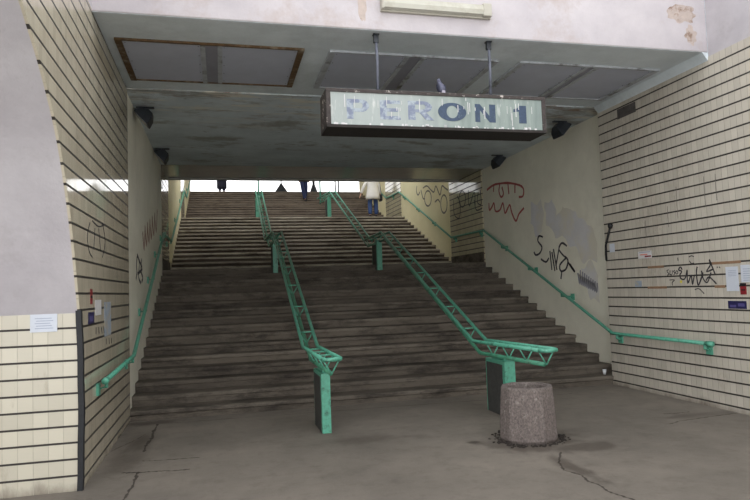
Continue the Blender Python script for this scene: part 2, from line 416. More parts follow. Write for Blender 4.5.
flight(YF3, Z2, 14, 'step_top', 1.0)
# solid mass under the flights
bm = bmesh.new()
prism(bm, [(Y0+.15, -.3), (YL1+.15, Z1-.2), (YF2+.15, Z1-.2), (YL2+.15, Z2-.2), (YF3+.15, Z2-.2), (YL3+.15, Z3-.2), (62, Z3-.2), (62, -.3)], 0, -1.35, 6.6)
struct(obj('floor_under_stairs', bm, 'concrete'))
bm = bmesh.new(); box(bm, -14, 20, YL3+.9, 62, Z3-.3, Z3); struct(obj('floor_platform', bm, 'concrete'))

# ---------------------------------------------------------------- walls
def wall(name, m, *a):
    bm = bmesh.new(); box(bm, *a); return struct(obj(name, bm, m))
# the left block: tiled below, plaster above leaning out over the pavement in a curve
curve = [(6.175, 1.577), (6.137, 1.694), (6.059, 1.872), (5.984, 2.046), (5.838, 2.382), (5.696, 2.619), (5.49, 2.921), (5.28, 3.14), (5.102, 3.283), (4.886, 3.43), (4.641, 3.575), (4.40, 3.70), (3.9, 3.93), (3.3, 4.12), (2.6, 4.25), (1.8, 4.3)]
def smooth_curve(P, k=5):
    P = [Vector(p) for p in P]; Q = []
    for i in range(len(P)-1):
        a, b, c, d = P[max(i-1, 0)], P[i], P[i+1], P[min(i+2, len(P)-1)]
        for j in range(k):
            t = j/k; Q.append(.5*(2*b+(c-a)*t+(2*a-5*b+4*c-d)*t*t+(3*b-a-3*c+d)*t**3))
    return [tuple(q) for q in Q]+[tuple(P[-1])]
curve = smooth_curve([curve[0]]+curve[2::2]+[curve[-1]] if len(curve) % 2 == 0 else curve[::2], 6)
bm = bmesh.new(); prism(bm, curve+[(1.8, 6.4), (6.8, 6.4), (6.8, 1.577)], 0, -9, -1.262)
struct(obj('wall_left_plaster', bm, 'plaster_white'))
bm = bmesh.new(); prism(bm, [(6.2, 0), (6.175, 1.577), (6.8, 1.577), (6.8, 0)], 0, -9, -1.262)
wf = struct(obj('wall_left_front', bm, 'tile_front'))
bm = bmesh.new(); prism(bm, [(6.2, 0)]+curve+[(1.8, ZC+.02), (Y0+.03, ZC+.02), (Y0+.03, 0)], 0, -1.262, XL)
wl_ = struct(obj('wall_left', bm, 'tile_left'))
bm = bmesh.new(); prism(bm, [(1.8, ZC+.02), (1.8, 6.4), (6.8, 6.4), (6.8, ZC+.02)], 0, -1.262, XL)
struct(obj('wall_left_upper', bm, 'plaster_white'))
wall('wall_left', 'concrete', -1.6, -1.262, 6.8, Y0+.03, 0, 6.4)
wcl = wall('wall_left', 'cream', -1.6, CL, Y0+.03, YL1-.02, -.1, ZC+.1)
wtl = wall('wall_left', 'tile_landing', -1.6, XL-.03, YL1-.02, YF2-.1, 1.0, 8.2)
wcl2 = wall('wall_left', 'cream_yellow', -1.6, CL, YF2-.1, 22.05, 1.0, 8.6)
wall('wall_left', 'tile_landing', -1.6, XL-.02, 22.05, 24.2, 3.0, 8.6)
wall('wall_left', 'cream_yellow', -1.6, CL, 24.2, YL3+.4, 3.0, 7.2)
# right side
wr = wall('wall_right', 'tile_right', XR, 7.0, -6, Y0+.03, 0, 4.60)
wall('wall_right', 'plaster_white', XR, 7.0, -6, 6.8, 4.60, 6.4)
wall('wall_right', 'soffit', XR, 7.0, 6.8, Y0+.03, 4.60, 6.4)
wcr = wall('wall_right', 'cream', CR, 7.0, Y0+.03, YL1+.02, -.1, ZC+.1)
wtr = wall('wall_right', 'tile_landing', CR-.03, 7.0, YL1+.02, YF2+.06, 1.0, 8.2)
wcr2 = wall('wall_right', 'cream_yellow', CR, 7.0, YF2+.06, 22.07, 1.0, 8.6)
wall('wall_right', 'tile_landing', CR-.02, 7.0, 22.07, 24.25, 3.0, 8.6)
wall('wall_right', 'cream_yellow', CR, 7.0, 24.25, YL3+.4, 3.0, 7.2)
bm = bmesh.new(); box(bm, CR-.05, CR-.028, YL1+.02, YF2+.05, Z1, Z1+.26); struct(obj('baseboard_right', bm, 'step'))
bm = bmesh.new(); box(bm, XL-.028, XL-.008, YL1-.02, YF2-.1, Z1, Z1+.26); struct(obj('baseboard_left', bm, 'step'))
# dark rubber strip on the outer left corner
bm = bmesh.new()
prev = None
for i in range(15):
    z = .0+i*1.6/14; w_ = .014*math.sin(PI*z/1.6)+.002*math.sin(i*1.3)
    y = 6.2-.025*z/1.577
    ring = [bm.verts.new((XL-.035+w_, y-.012, z)), bm.verts.new((XL+.012+w_, y-.012, z)), bm.verts.new((XL+.012+w_, y+.05, z)), bm.verts.new((XL-.04+w_, y+.02, z))]
    if prev:
        for k in range(4): bm.faces.new((prev[k], prev[(k+1) % 4], ring[(k+1) % 4], ring[k]))
    else: bm.faces.new(ring)
    prev = ring
bm.faces.new(prev)
struct(obj('trim_1', bm, 'rubber'))

# ---------------------------------------------------------------- ceiling
bm = bmesh.new(); box(bm, -1.262, XR, 6.8, 7.3, ZC, 6.4); struct(obj('ceiling_beam', bm, 'fascia', bevel=.012))
bm = bmesh.new(); box(bm, -1.262, XR, 6.812, 9.28, ZC-.004, 5.3); struct(obj('ceiling', bm, 'soffit'))
bm = bmesh.new(); box(bm, -1.3, CR+.02, 9.28, 14.62, ZC-.022, 5.3); struct(obj('ceiling', bm, 'stained'))
bm = bmesh.new(); box(bm, -1.3, CR+.02, 14.62, 16.25, ZC-.02, 5.3); struct(obj('ceiling', bm, 'gloss_dark'))
bm = bmesh.new(); box(bm, -1.3, CR+.02, 16.25, 16.4, ZC-.055, 5.3); struct(obj('trim_2', bm, 'concrete'))
# cove under the ceiling on the right
bm = bmesh.new(); prism(bm, [(XR, ZC-.11), (XR, ZC), (XR-.09, ZC)], 1, 6.81, 9.3); struct(obj('trim_3', bm, 'soffit'))
# unseen slab over the second flight, added to darken its lower steps
bm = bmesh.new(); box(bm, -1.3, CR+.02, 16.4, 19.4, 6.1, 6.4); struct(obj('ceiling', bm, 'concrete'))
bm = bmesh.new(); box(bm, -7, 12, 22.5, 40, 9.4, 9.6); struct(obj('ceiling', bm, 'concrete'))  # unseen canopy, added to keep sky light off the top flight

def ceiling_panel(x0, x1, xm0, xm1, fm, label):
    t = tag(empty('ceiling_panel', (x0, 7.46, ZC-.004)), label, 'ceiling panel', 'framed ceiling panels in the entrance soffit')
    y1 = 1.41; w = x1-x0; z = 0
    f = .075
    for a in ((0, f, 0, y1), (w-f, w, 0, y1)): bbox('frame_side', fm, t, *a, -.03, z)
    for a in ((f, w-f, 0, .035), (f, w-f, y1-.035, y1)): bbox('frame_rail', fm, t, *a, -.025, z)
    m0, m1 = xm0-x0, xm1-x0
    bbox('sheet', 'sheet', t, f, m0, .035, y1-.035, -.012, z)
    bbox('sheet', 'sheet', t, m1, w-f, .035, y1-.035, -.012, z)
    bbox('centre_strip', 'sheet_mid', t, m0, m1, .035, y1-.035, -.016, z)
    for xm in (m0, m1): bbox('batten', 'frame_grey', t, xm-.028, xm+.028, .03, y1-.03, -.028, z)
    s = bmesh.new()
    for xx in (f+.03, w-f-.03, m0-.05, m1+.05):
        for yy in (.1, .4, .7, 1.0, 1.3): box(s, xx-.006, xx+.006, yy-.006, yy+.006, -.016, -.008)
    obj('screw', s, 'rod', t)['kind'] = 'stuff'
ceiling_panel(-1.13, 1.04, -.16, .04, 'frame_rust', 'grey ceiling panel with rusty brown frame nearest the left wall')
ceiling_panel(1.35, 3.60, 2.36, 2.58, 'frame_grey', 'grey ceiling panel above the hanging sign with dark centre strip')
ceiling_panel(3.91, 6.05, 4.93, 5.08, 'frame_grey', 'grey ceiling panel nearest the right tiled wall')

beam = bpy.data.objects['ceiling_beam']
for cx, cz, rx, rz, sd_ in ((6.02, 4.88, .09, .13, 2), (5.9, 5.15, .22, .12, 4), (1.62, 4.95, .05, .2, 6)):
    bm = bmesh.new(); vs = []
    for i in range(36):
        a = i*PI/18; k = 1+.5*noise.noise(Vector((math.cos(a)*2+sd_, math.sin(a)*2, sd_)))
        vs.append(bm.verts.new((cx+math.cos(a)*rx*k, 6.7992, cz+math.sin(a)*rz*k)))
    bm.faces.new(vs); r_ = bmesh.ops.extrude_face_region(bm, geom=list(bm.faces))
    for v in r_['geom']:
        if isinstance(v, bmesh.types.BMVert): v.co.y -= .0006
    obj('water_stain', bm, 'stain_pale', beam)

# ---------------------------------------------------------------- fluorescent fixture on the beam
t = tag(empty('light_fixture', (1.83, 6.8, 4.87)), 'long cream fluorescent light fixture, switched off, on the white beam', 'light')
bbox('fixture_base', 'fixture_dark', t, 0, 1.36, -.035, 0, .0, .17, bevel=.006)
bm = bmesh.new(); prism(bm, [(-.035, .015), (-.09, .03), (-.1, .08), (-.09, .14), (-.035, .16)], 0, .02, 1.24); obj('diffuser', bm, 'fixture', t)
bbox('end_cap', 'fixture_dark', t, 1.24, 1.35, -.095, -.03, .01, .165, bevel=.01)
bbox('end_cap', 'fixture_dark', t, 0, .03, -.095, -.03, .01, .165, bevel=.01)

# ---------------------------------------------------------------- platform sign
sg = tag(empty('platform_sign', (1.16, 6.72, 3.50)), 'long hanging light box sign reading PERON 1 in blue on pale green', 'sign')
W, H, D = 2.665, .435, .42
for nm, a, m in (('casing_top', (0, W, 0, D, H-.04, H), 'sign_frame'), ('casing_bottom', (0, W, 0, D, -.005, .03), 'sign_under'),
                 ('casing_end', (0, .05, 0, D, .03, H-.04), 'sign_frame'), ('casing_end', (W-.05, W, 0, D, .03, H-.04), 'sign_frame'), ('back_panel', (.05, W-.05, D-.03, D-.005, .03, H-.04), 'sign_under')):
    bbox(nm, m, sg, *a, bevel=.004)
face = bbox('sign_face', 'sign_face', sg, .05, W-.05, .012, .03, .03, H-.04)
def letter(ch, x0, x1, z0, z1, m):
    """bold wide letter painted on the face; coordinates are local to the sign"""
    bm = bmesh.new(); w, h = x1-x0, z1-z0
    cnt = [0]
    def poly(ps):
        cnt[0] += 1
        prism(bm, [(x0+a*w, z0+b*h) for a, b in ps], 1, .0105-.0001*cnt[0], .0125)
    def ring(cx, cz, ox, oz, ix, iz, a0=0, a1=360, n=24):
        for k in range(n):
            u = math.radians(a0+(a1-a0)*k/n); v = math.radians(a0+(a1-a0)*(k+1)/n)
            poly([(cx+ox*math.cos(u), cz+oz*math.sin(u)), (cx+ox*math.cos(v), cz+oz*math.sin(v)), (cx+ix*math.cos(v), cz+iz*math.sin(v)), (cx+ix*math.cos(u), cz+iz*math.sin(u))])
    if ch == 'P':
        poly([(0, 0), (.3, 0), (.3, 1), (0, 1)]); poly([(.3, .82), (.62, .82), (.62, 1), (.3, 1)]); poly([(.3, .36), (.62, .36), (.62, .54), (.3, .54)])
        ring(.62, .68, .38, .32, .1, .14, -90, 90, 14)
    if ch == 'R':
        poly([(0, 0), (.28, 0), (.28, 1), (0, 1)]); poly([(.28, .82), (.58, .82), (.58, 1), (.28, 1)]); poly([(.28, .4), (.58, .4), (.58, .56), (.28, .56)])
        ring(.58, .70, .36, .30, .1, .14, -90, 90, 14); poly([(.42, .42), (.68, .42), (1, 0), (.7, 0)])
    if ch == 'E':
        poly([(0, 0), (.32, 0), (.32, 1), (0, 1)])
        for a in (0, .41, .82): poly([(.32, a), (1 if a != .41 else .9, a), (1 if a != .41 else .9, a+.18), (.32, a+.18)])
    if ch == 'O': ring(.5, .5, .5, .5, .2, .34, 0, 360, 36)
    if ch == 'N':
        poly([(0, 0), (.24, 0), (.24, 1), (0, 1)]); poly([(.7, 0), (1, 0), (1, 1), (.7, 1)]); poly([(.24, 1), (.0, 1), (.7, 0), (.96, 0)])
    if ch == '1':
        poly([(.42, 0), (1, 0), (1, 1), (.5, 1), (.42, .9)]); poly([(0, .62), (.42, .66), (.5, 1), (.3, .84), (.02, .78)])
    o = obj('letter', bm, m, face); o['label'] = ('navy' if m == 'letter_navy' else 'faded pale blue')+' painted character '+ch
for ch, a, b, m in (('P', (1.389, 3.597), (1.644, 3.821), 'letter_faded'), ('E', (1.772, 3.602), (2.009, 3.822), 'letter_faded'), ('R', (2.10, 3.608), (2.407, 3.826), 'letter_faded'),
                    ('O', (2.459, 3.606), (2.806, 3.822), 'letter_navy'), ('N', (2.916, 3.606), (3.173, 3.82), 'letter_navy'), ('1', (3.402, 3.606), (3.571, 3.82), 'letter_navy')):
    letter(ch, a[0]-1.16, b[0]-1.16, a[1]-3.5, b[1]-3.5, m)
bm = bmesh.new(); random.seed(3)
for k in range(26):
    x = random.uniform(.1, W-.1); l = random.uniform(.03, .16); z = H-.045-random.random()**2*.2; w_ = random.uniform(.004, .009)
    box(bm, x, x+w_, .0085, .0115, z-l, z)
for k in range(40):
    x = random.uniform(.05, W-.1); box(bm, x, x+random.uniform(.01, .04), .004, .0115, .028, .028+random.uniform(.008, .03))
o = obj('dropping_streaks', bm, 'paper_old', face); o['kind'] = 'stuff'
for X in (1.80, 3.21):
    o = tag(empty('hanger_rod', (X, 6.92, ZC-.004)), ('left' if X < 2 else 'right')+' grey steel rod holding the platform sign from the soffit', 'rod', 'rods holding the platform sign')
    tubes('rod', 'rod', o, [[(.0, 0, 0), (.008, .0, -.3), (.0, 0, 3.935-ZC)]], .018, 8)
    bbox('ceiling_plate', 'lamp_body', o, -.035, .035, -.035, .035, -.012, 0)
    bbox('clamp', 'lamp_body', o, -.028, .028, -.022, .022, -.1, -.012)

# pigeon perched on the sign
pg = empty('pigeon', (2.555, 6.87, 3.937), .35)
tag(pg, 'small grey pigeon perched on top of the platform sign', 'bird')
bm = bmesh.new()
lathe(bm, [(.006, .03), (.034, .045), (.05, .075), (.052, .105), (.042, .14), (.027, .165), (.022, .178), (.026, .192), (.024, .207), (.012, .219), (.002, .222)], 18, (0, 0, 0), .95, 1.05)
for v in bm.verts: v.co.y += (.1-v.co.z)*-.28
obj('body', bm, 'pigeon', pg, smooth=True)
for sx in (-1, 1):
    bm = bmesh.new(); lathe(bm, [(.003, -.075), (.016, -.05), (.03, 0), (.026, .04), (.004, .06)], 12, (0, 0, 0), .32, 1)
    bmesh.ops.transform(bm, matrix=Matrix.Translation((sx*.046, -.012, .095))@Matrix.Rotation(math.radians(-18), 4, 'X'), verts=bm.verts)
    obj('wing', bm, 'pigeon_dark', pg, smooth=True)
    tubes('leg', 'beak', pg, [[(sx*.018, .0, .05), (sx*.018, .0, .006), (sx*.018, .03, .005)]], .004, 6)
bm = bmesh.new(); prism(bm, [(-.02, .06), (.02, .06), (.028, .012), (-.028, .012)], 1, -.055, -.043); obj('tail', bm, 'pigeon_pale', pg)
tubes('beak', 'beak', pg, [[(0, -.005, .2), (0, .02, .196)]], [.006, .001], 8)

# ---------------------------------------------------------------- floodlights under the ceiling of the first flight
def floodlight(x, y, side, label):
    t = tag(empty('floodlight', (x, y, ZC-.022)), label, 'floodlight', 'dark floodlights under the ceiling of the lowest flight')
    bbox('bracket', 'lamp_body', t, -.13, .13, -.03, .03, -.02, 0)
    bbox('bracket_arm', 'lamp_body', t, -.012, .012, -.02, .02, -.1, -.02)
    m = Matrix.Translation((0, 0, -.15))@Matrix.Rotation(side*math.radians(48), 4, 'Y')
    bm = bmesh.new()
    n = 6; rings = []
    for zz, hx, hy in ((.11, .05, .08), (.04, .11, .14), (-.05, .14, .17), (-.075, .14, .17)):
        rings.append([bm.verts.new(m@Vector((a*hx, b*hy, zz))) for a, b in ((-1, -1), (1, -1), (1, 1), (-1, 1))])
    for A, B in zip(rings, rings[1:]):
        for k in range(4): bm.faces.new((A[k], A[(k+1) % 4], B[(k+1) % 4], B[k]))
    bm.faces.new(rings[0]); bm.faces.new(rings[-1])
    obj('housing', bm, 'lamp_body', t, bevel=.01)
    bbox('glass', 'lamp_glass', t, -.12, .12, -.15, .15, -.082, -.074, mtx=m)
floodlight(-1.09, 10.15, 1, 'dark floodlight on the left, nearer the entrance, under the stained ceiling')
floodlight(-1.08, 13.0, 1, 'dark floodlight on the left, further up the flight, under the stained ceiling')
floodlight(6.04, 10.15, -1, 'dark floodlight on the right just behind the end of the sign')
floodlight(6.12, 13.0, -1, 'dark floodlight on the right above the red scrawl')

# ---------------------------------------------------------------- central truss handrails
def lerp(a, b, t): return tuple(a[i]+(b[i]-a[i])*t for i in range(3))
def truss_rail(nodes, posts, label):
    base = empty('truss_handrail', (nodes[0][0], posts[0][1], 0))
    tag(base, label, 'handrail', 'turquoise truss handrails up the middle of the stairs')
    ox, oy = base.location.x, base.location.y
    L = lambda p, dx=0, dz=0: (p[0]-ox+dx, p[1]-oy, p[2]+dz)
    hw, dh = .1, .17
    # two upper tubes joined by a rounded loop at the near end
    n0 = nodes[0]
    loop = [L((n0[0], n0[1]-.0, n0[2]), hw*math.cos(a), 0) for a in ()]
    left = [L(p, -hw) for p in nodes]; right = [L(p, hw) for p in nodes]
    arc = []
    for k in range(1, 6):
        a = PI+PI*k/6
        arc.append((n0[0]-ox+hw*math.cos(a), n0[1]-oy+hw*.7*math.sin(a), n0[2]))
    tubes('upper_rail', 'turq', base, [left], .024); tubes('upper_rail', 'turq', base, [right], .024)
    tubes('end_loop', 'turq', base, [[left[0]]+arc+[right[0]]], .024)
    tubes('lower_rail', 'turq_dark', base, [[L((p[0], p[1]+(.09 if i == 0 else 0), p[2]-dh)) for i, p in enumerate(nodes)]], .026)
    # lacing: crossbar and V under it
    for i in range(len(nodes)-1):
        a, b = nodes[i], nodes[i+1]
        ln = math.dist(a, b); n = max(2, round(ln/(.5 if i in (0,) else .95 if i % 2 else .6)))
        for k in range(n):
            c0 = lerp(a, b, (k+(.06 if i == 0 else .5))/n); c1 = lerp(a, b, (k+(.12 if i == 0 else .5))/n)
            p = L(c0); q = (p[0], p[1]+.01, p[2]-dh)
            bm = bmesh.new()
            tube(bm, [(p[0]-hw, p[1], p[2]), (p[0]+hw, p[1], p[2])], .009, 8)
            tube(bm, [(p[0]-hw, p[1]-.0, p[2]), q], .009, 8); tube(bm, [(p[0]+hw, p[1]+.0, p[2]), q], .009, 8)
            obj('lacing', bm, 'turq', base, smooth=True)
    e = nodes[-1]; tubes('end_post', 'turq', base, [[L(e, .02, -.2), L(e, .02, 2.2)]], .03)
    for (x, y, d, zb, zt, w) in posts:
        x -= ox; y -= oy
        bm = bmesh.new()
        box(bm, x-w/2, x+w/2, y, y+.07, zb, zt); box(bm, x-w/2, x+w/2, y+d-.05, y+d, zb, zt); box(bm, x-w/2, x+w/2, y+.07, y+d-.05, zt-.05, zt)
        box(bm, x-.02, x+.02, y+.12, y+d-.12, zt, zt+.06)
        p = obj('post', bm, 'turq', base, bevel=.006)
        bbox('post_panel', 'panel_dark', p, x-w/2-.003, x+w/2+.003, y+.09, y+d-.035, zb+.0, zt-.045)
    return base
truss_rail([(1.17, 6.92, .95), (1.18, 8.7, .94), (1.235, 14.1, 3.05), (1.23, 16.5, 3.07), (1.30, 21.5, 5.16), (1.40, 23.6, 5.18)],
           [(1.20, 7.57, .62, 0, .71, .11), (1.225, 14.58, .5, Z1-RI, 2.82, .11), (1.27, 21.77, .5, Z2, 4.98, .13)],
           'turquoise truss handrail on a slab post, left of the two in mid stairs')
truss_rail([(3.52, 6.42, .96), (3.47, 8.2, .94), (3.73, 14.1, 3.02), (3.87, 16.5, 3.03), (3.84, 21.5, 5.15), (3.70, 23.5, 5.19)],
           [(3.60, 7.56, .6, 0, .71, .15), (3.70, 14.58, .5, Z1-RI, 2.82, .13), (3.76, 21.77, .5, Z2, 4.98, .13)],
           'turquoise truss handrail right of the middle, its lower post behind the concrete bin')


# ---------------------------------------------------------------- wall handrails
def wall_rail(pts, xw, brackets, label):
    b = empty('wall_handrail', (pts[0][0], pts[0][1], 0)); tag(b, label, 'handrail', 'turquoise handrails along the side walls')
    ox, oy = pts[0][0], pts[0][1]
    tubes('rail', 'turq', b, [[(p[0]-ox, p[1]-oy, p[2]) for p in pts]], .026)
    tubes('end_cap', 'turq', b, [[(-0, -.012, pts[0][2]), (0, .1, pts[0][2])]], .034)
    s = 1 if xw > pts[0][0] else -1
    for (x, y, z, wx) in brackets:
        bm = bmesh.new(); x -= ox; y -= oy; wx -= ox
        tube(bm, [(x, y, z-.02), (x, y, z-.07), (wx, y, z-.09)], .02, 8)
        x0, x1 = sorted((wx, wx-s*.025)); box(bm, x0, x1, y-.05, y+.05, z-.15, z-.03)
        obj('bracket', bm, 'turq', b)
    return b
def along(pts, t):
    n = len(pts)-1; i = min(int(t), n-1); return lerp(pts[i], pts[i+1], t-i)
RP = [(6.19, 6.98, .84), (6.19, 9.12, .85), (6.41, 14.6, 3.08), (6.40, 16.85, 3.10), (6.42, 22.1, 5.24), (6.42, 23.9, 5.28), (6.43, 28.3, 7.05)]
br = []
for t_ in (.06, .95, 1.3, 1.55, 1.8, 2.1, 2.9, 3.3, 3.6, 3.9, 4.5, 5.4):
    p = along(RP, t_); br.append((p[0], p[1], p[2], XR if p[1] < Y0 else (CR-.03 if YL1 < p[1] < YF2 or 22.07 < p[1] < 24.2 else CR)))
wall_rail(RP, XR, br, 'turquoise tube handrail bracketed along the right wall, ending on white tiles')
LP = [(-1.15, 6.87, .87), (-1.15, 9.03, .92), (-1.16, 14.0, 3.04), (-1.17, 16.3, 3.06), (-1.17, 22.5, 5.32), (-1.17, 24.1, 5.32), (-1.17, 28.3, 7.0)]
br = []
for t_ in (.04, .95, 1.3, 1.55, 1.8, 2.1, 2.9, 3.4, 3.8, 4.5, 5.4):
    p = along(LP, t_); br.append((p[0], p[1], p[2], XL if p[1] < Y0 else (XL-.03 if YL1 < p[1] < YF2 or 22.07 < p[1] < 24.2 else CL)))
wall_rail(LP, CL, br, 'turquoise tube handrail bracketed along the left wall of the stairs')

# ---------------------------------------------------------------- concrete litter bin
bx, by = 3.27, 6.47
bn = tag(empty('litter_bin', (bx, by, 0)), 'squat fluted concrete litter bin standing on the floor before the stairs', 'bin')
bm = bmesh.new(); n = 60
def flute(a):
    q = (a+.2) % (PI/5)-PI/10
    return .965/math.cos(q*.9)
prof = [(.300, 0), (.318, .03), (.316, .10), (.306, .30), (.294, .48), (.286, .565), (.278, .580), (.225, .582), (.215, .56), (.20, .12)]
rings = []
for r, z in prof:
    rings.append([bm.verts.new((r*(flute(t_*2*PI/n) if r > .27 else 1)*math.cos(t_*2*PI/n), r*(flute(t_*2*PI/n) if r > .27 else 1)*math.sin(t_*2*PI/n), z)) for t_ in range(n)])
for A, B in zip(rings, rings[1:]):
    for t_ in range(n): bm.faces.new((A[t_], A[(t_+1) % n], B[(t_+1) % n], B[t_]))
bm.faces.new(rings[0]); bm.faces.new(rings[-1])
obj('body', bm, 'bin', bn, smooth=False)
bm = bmesh.new(); lathe(bm, [(.196, .1), (.196, .47), (.18, .49)], 24); obj('liner', bm, 'iron', bn)
random.seed(11); bm = bmesh.new()
for k in range(230):
    a = random.uniform(0, 2*PI); r = .33+abs(random.gauss(0, .05)); s = random.uniform(.004, .014)
    x, y = bx+r*math.cos(a), by+r*math.sin(a); box(bm, x-s, x+s, y-s*.7, y+s*.7, 0.001, .002+s*.8)
o = obj('litter', bm, 'grit'); o['kind'] = 'stuff'; tag(o, 'loose dark grit and leaf litter around the foot of the bin', 'litter')
o = tag(empty('plastic_cup', (6.22, 9.46, RI)), 'small clear plastic cup left on the lowest step by the right wall', 'cup')
bm = bmesh.new(); lathe(bm, [(.022, 0), (.034, .085), (.031, .085), (.02, .004)], 16); obj('cup', bm, 'cup', o, smooth=True)

# ---------------------------------------------------------------- things on the walls
def on_right(u, v, h): return (XR-.0015-h, u, v)
def plane_fn(X, s):
    return lambda u, v, h: (X+s*(.0015+h), u, v)
def sheet(name, a, b, X, s, m, label, cat='notice', prints=(), group=None):
    y0, y1 = sorted((a[0], b[0])); z0, z1 = sorted((a[1], b[1]))
    t = empty(name, (X, (y0+y1)/2, z0)); tag(t, label, cat, group)
    w = (y1-y0)/2; h = z1-z0
    xa, xb = sorted((s*.001, s*.004)); bbox('paper', m, t, xa, xb, -w, w, 0, h)
    for (u0, u1, v0, v1, pm) in prints:
        xa, xb = sorted((s*.004, s*.0055)); bbox('print', pm, t, xa, xb, -w+2*w*u0, -w+2*w*u1, h*v0, h*v1)
    return t
lines = [(.12, .85, .1+.13*k, .1+.13*k+.03, 'ink') for k in range(6)]
sheet('notice', (6.754, 1.832), (6.556, 1.524), XR, -1, 'paper', 'tall white printed notice taped on the right tile wall', prints=[(.15, .8, .62+.07*k, .635+.07*k, 'ink') for k in range(4)])
sheet('notice', (6.513, 1.846), (6.27, 1.631), XR, -1, 'paper', 'pale printed notice at the right edge of the picture', prints=lines)
sheet('sticker', (6.54, 1.622), (6.445, 1.481), XR, -1, 'red', 'small red and black sticker on tiles below the white notices', 'sticker', prints=[(0, 1, .72, 1, 'black'), (.2, .8, .35, .45, 'black')])
sheet('sticker', (6.75, 1.400), (6.46, 1.303), XR, -1, 'navy', 'dark blue and violet oblong sticker on the right tile wall', 'sticker', prints=[(.1, .45, .3, .7, 'violet'), (.55, .9, .15, .5, 'violet')])
sheet('sticker', (8.467, 2.14), (8.153, 2.03), XR, -1, 'paper_old', 'torn white sticker with red print beside the stair opening', 'sticker', prints=[(.05, .5, .15, .35, 'red'), (.3, .85, .45, .6, 'orange'), (.1, .9, .8, .9, 'ink')])
sheet('notice', (9.188, 2.317), (9.051, 2.175), XR, -1, 'paper', 'tiny white notice at the corner of the right tile wall')
sheet('notice', (8.583, 1.691), (8.424, 1.596), XR, -1, 'paper_blue', 'small pale blue paper scrap low on the right tile wall')
sheet('sticker', (6.528, 1.571), (6.817, 1.459), XL, 1, 'navy', 'square dark sticker on the left tiles near the corner strip', 'sticker', prints=[(.2, .8, .2, .7, 'violet')])
sheet('sticker', (6.629, 1.797), (6.737, 1.649), XL, 1, 'red', 'narrow dark red sticker on the left tiles above the square one', 'sticker', prints=[(.1, .9, .4, .55, 'black')])
sheet('poster', (7.381, 1.66), (7.80, 1.285), XL, 1, 'paper_blue', 'torn pale blue poster remnant on the left tile wall', 'poster')
sheet('notice', (6.876, 1.688), (7.20, 1.53), XL, 1, 'paper_old', 'weathered paper scrap on the left tiles beside the blue remnant')
t = empty('notice', (-1.54, 6.176, 1.42)); tag(t, 'white printed notice on the cream tiles of the left front wall', 'notice')
bbox('paper', 'paper', t, -.108, .112, -.006, .0, 0, .158)
for k in range(5): bbox('print', 'ink', t, -.07+.01*(k % 2), .08-.012*(k % 3), -.0075, -.006, .03+k*.022, .036+k*.022)
# brown strips where tile edging has come off
for (y0, z0), (y1, z1) in [((8.258, 1.893), (7.905, 1.893)), ((8.288, 1.589), (7.87, 1.589)), ((6.977, 1.893), (6.503, 1.893)), ((6.955, 1.589), (6.778, 1.589))]:
    bbox('exposed_strip', 'tape', wr, XR-.004, XR+.01, y1, y0, z0-.022, z0+.012)
# missing tile patch
bm = bmesh.new(); box(bm, XR-.003, XR+.01, 8.32, 8.78, 4.30, 4.46); obj('missing_tile_patch', bm, 'vent', wr)
# vertical rust runs from fixings
for y, z0, z1 in ((7.55, 2.55, 3.0), (7.02, 2.65, 3.05), (6.82, 2.7, 3.05), (7.75, 2.45, 2.75), (8.25, 2.35, 2.6)):
    bm = bmesh.new(); ribbon(bm, [(y, z1), (y+.004, (z0+z1)/2), (y, z0)], .008, on_right, .001); obj('rust_run', bm, 'spray_faint', wr)
# black rubber door hold hanging on the right corner
t = tag(empty('cable_end', (6.27, 9.2, 2.05)), 'short black cable with a knob hanging at the corner by the cream wall', 'cable')
tubes('cable', 'black', t, [[(-.03, -.10, .55), (-.045, -.06, .42), (-.05, .02, .25), (-.03, .06, .1), (-.02, .07, 0)]], .017, 8)
bm = bmesh.new(); lathe(bm, [(.012, -.05), (.035, -.03), (.042, 0), (.035, .03), (.012, .045)], 16, (-.035, -.11, .56)); obj('knob', bm, 'black', t, smooth=True)

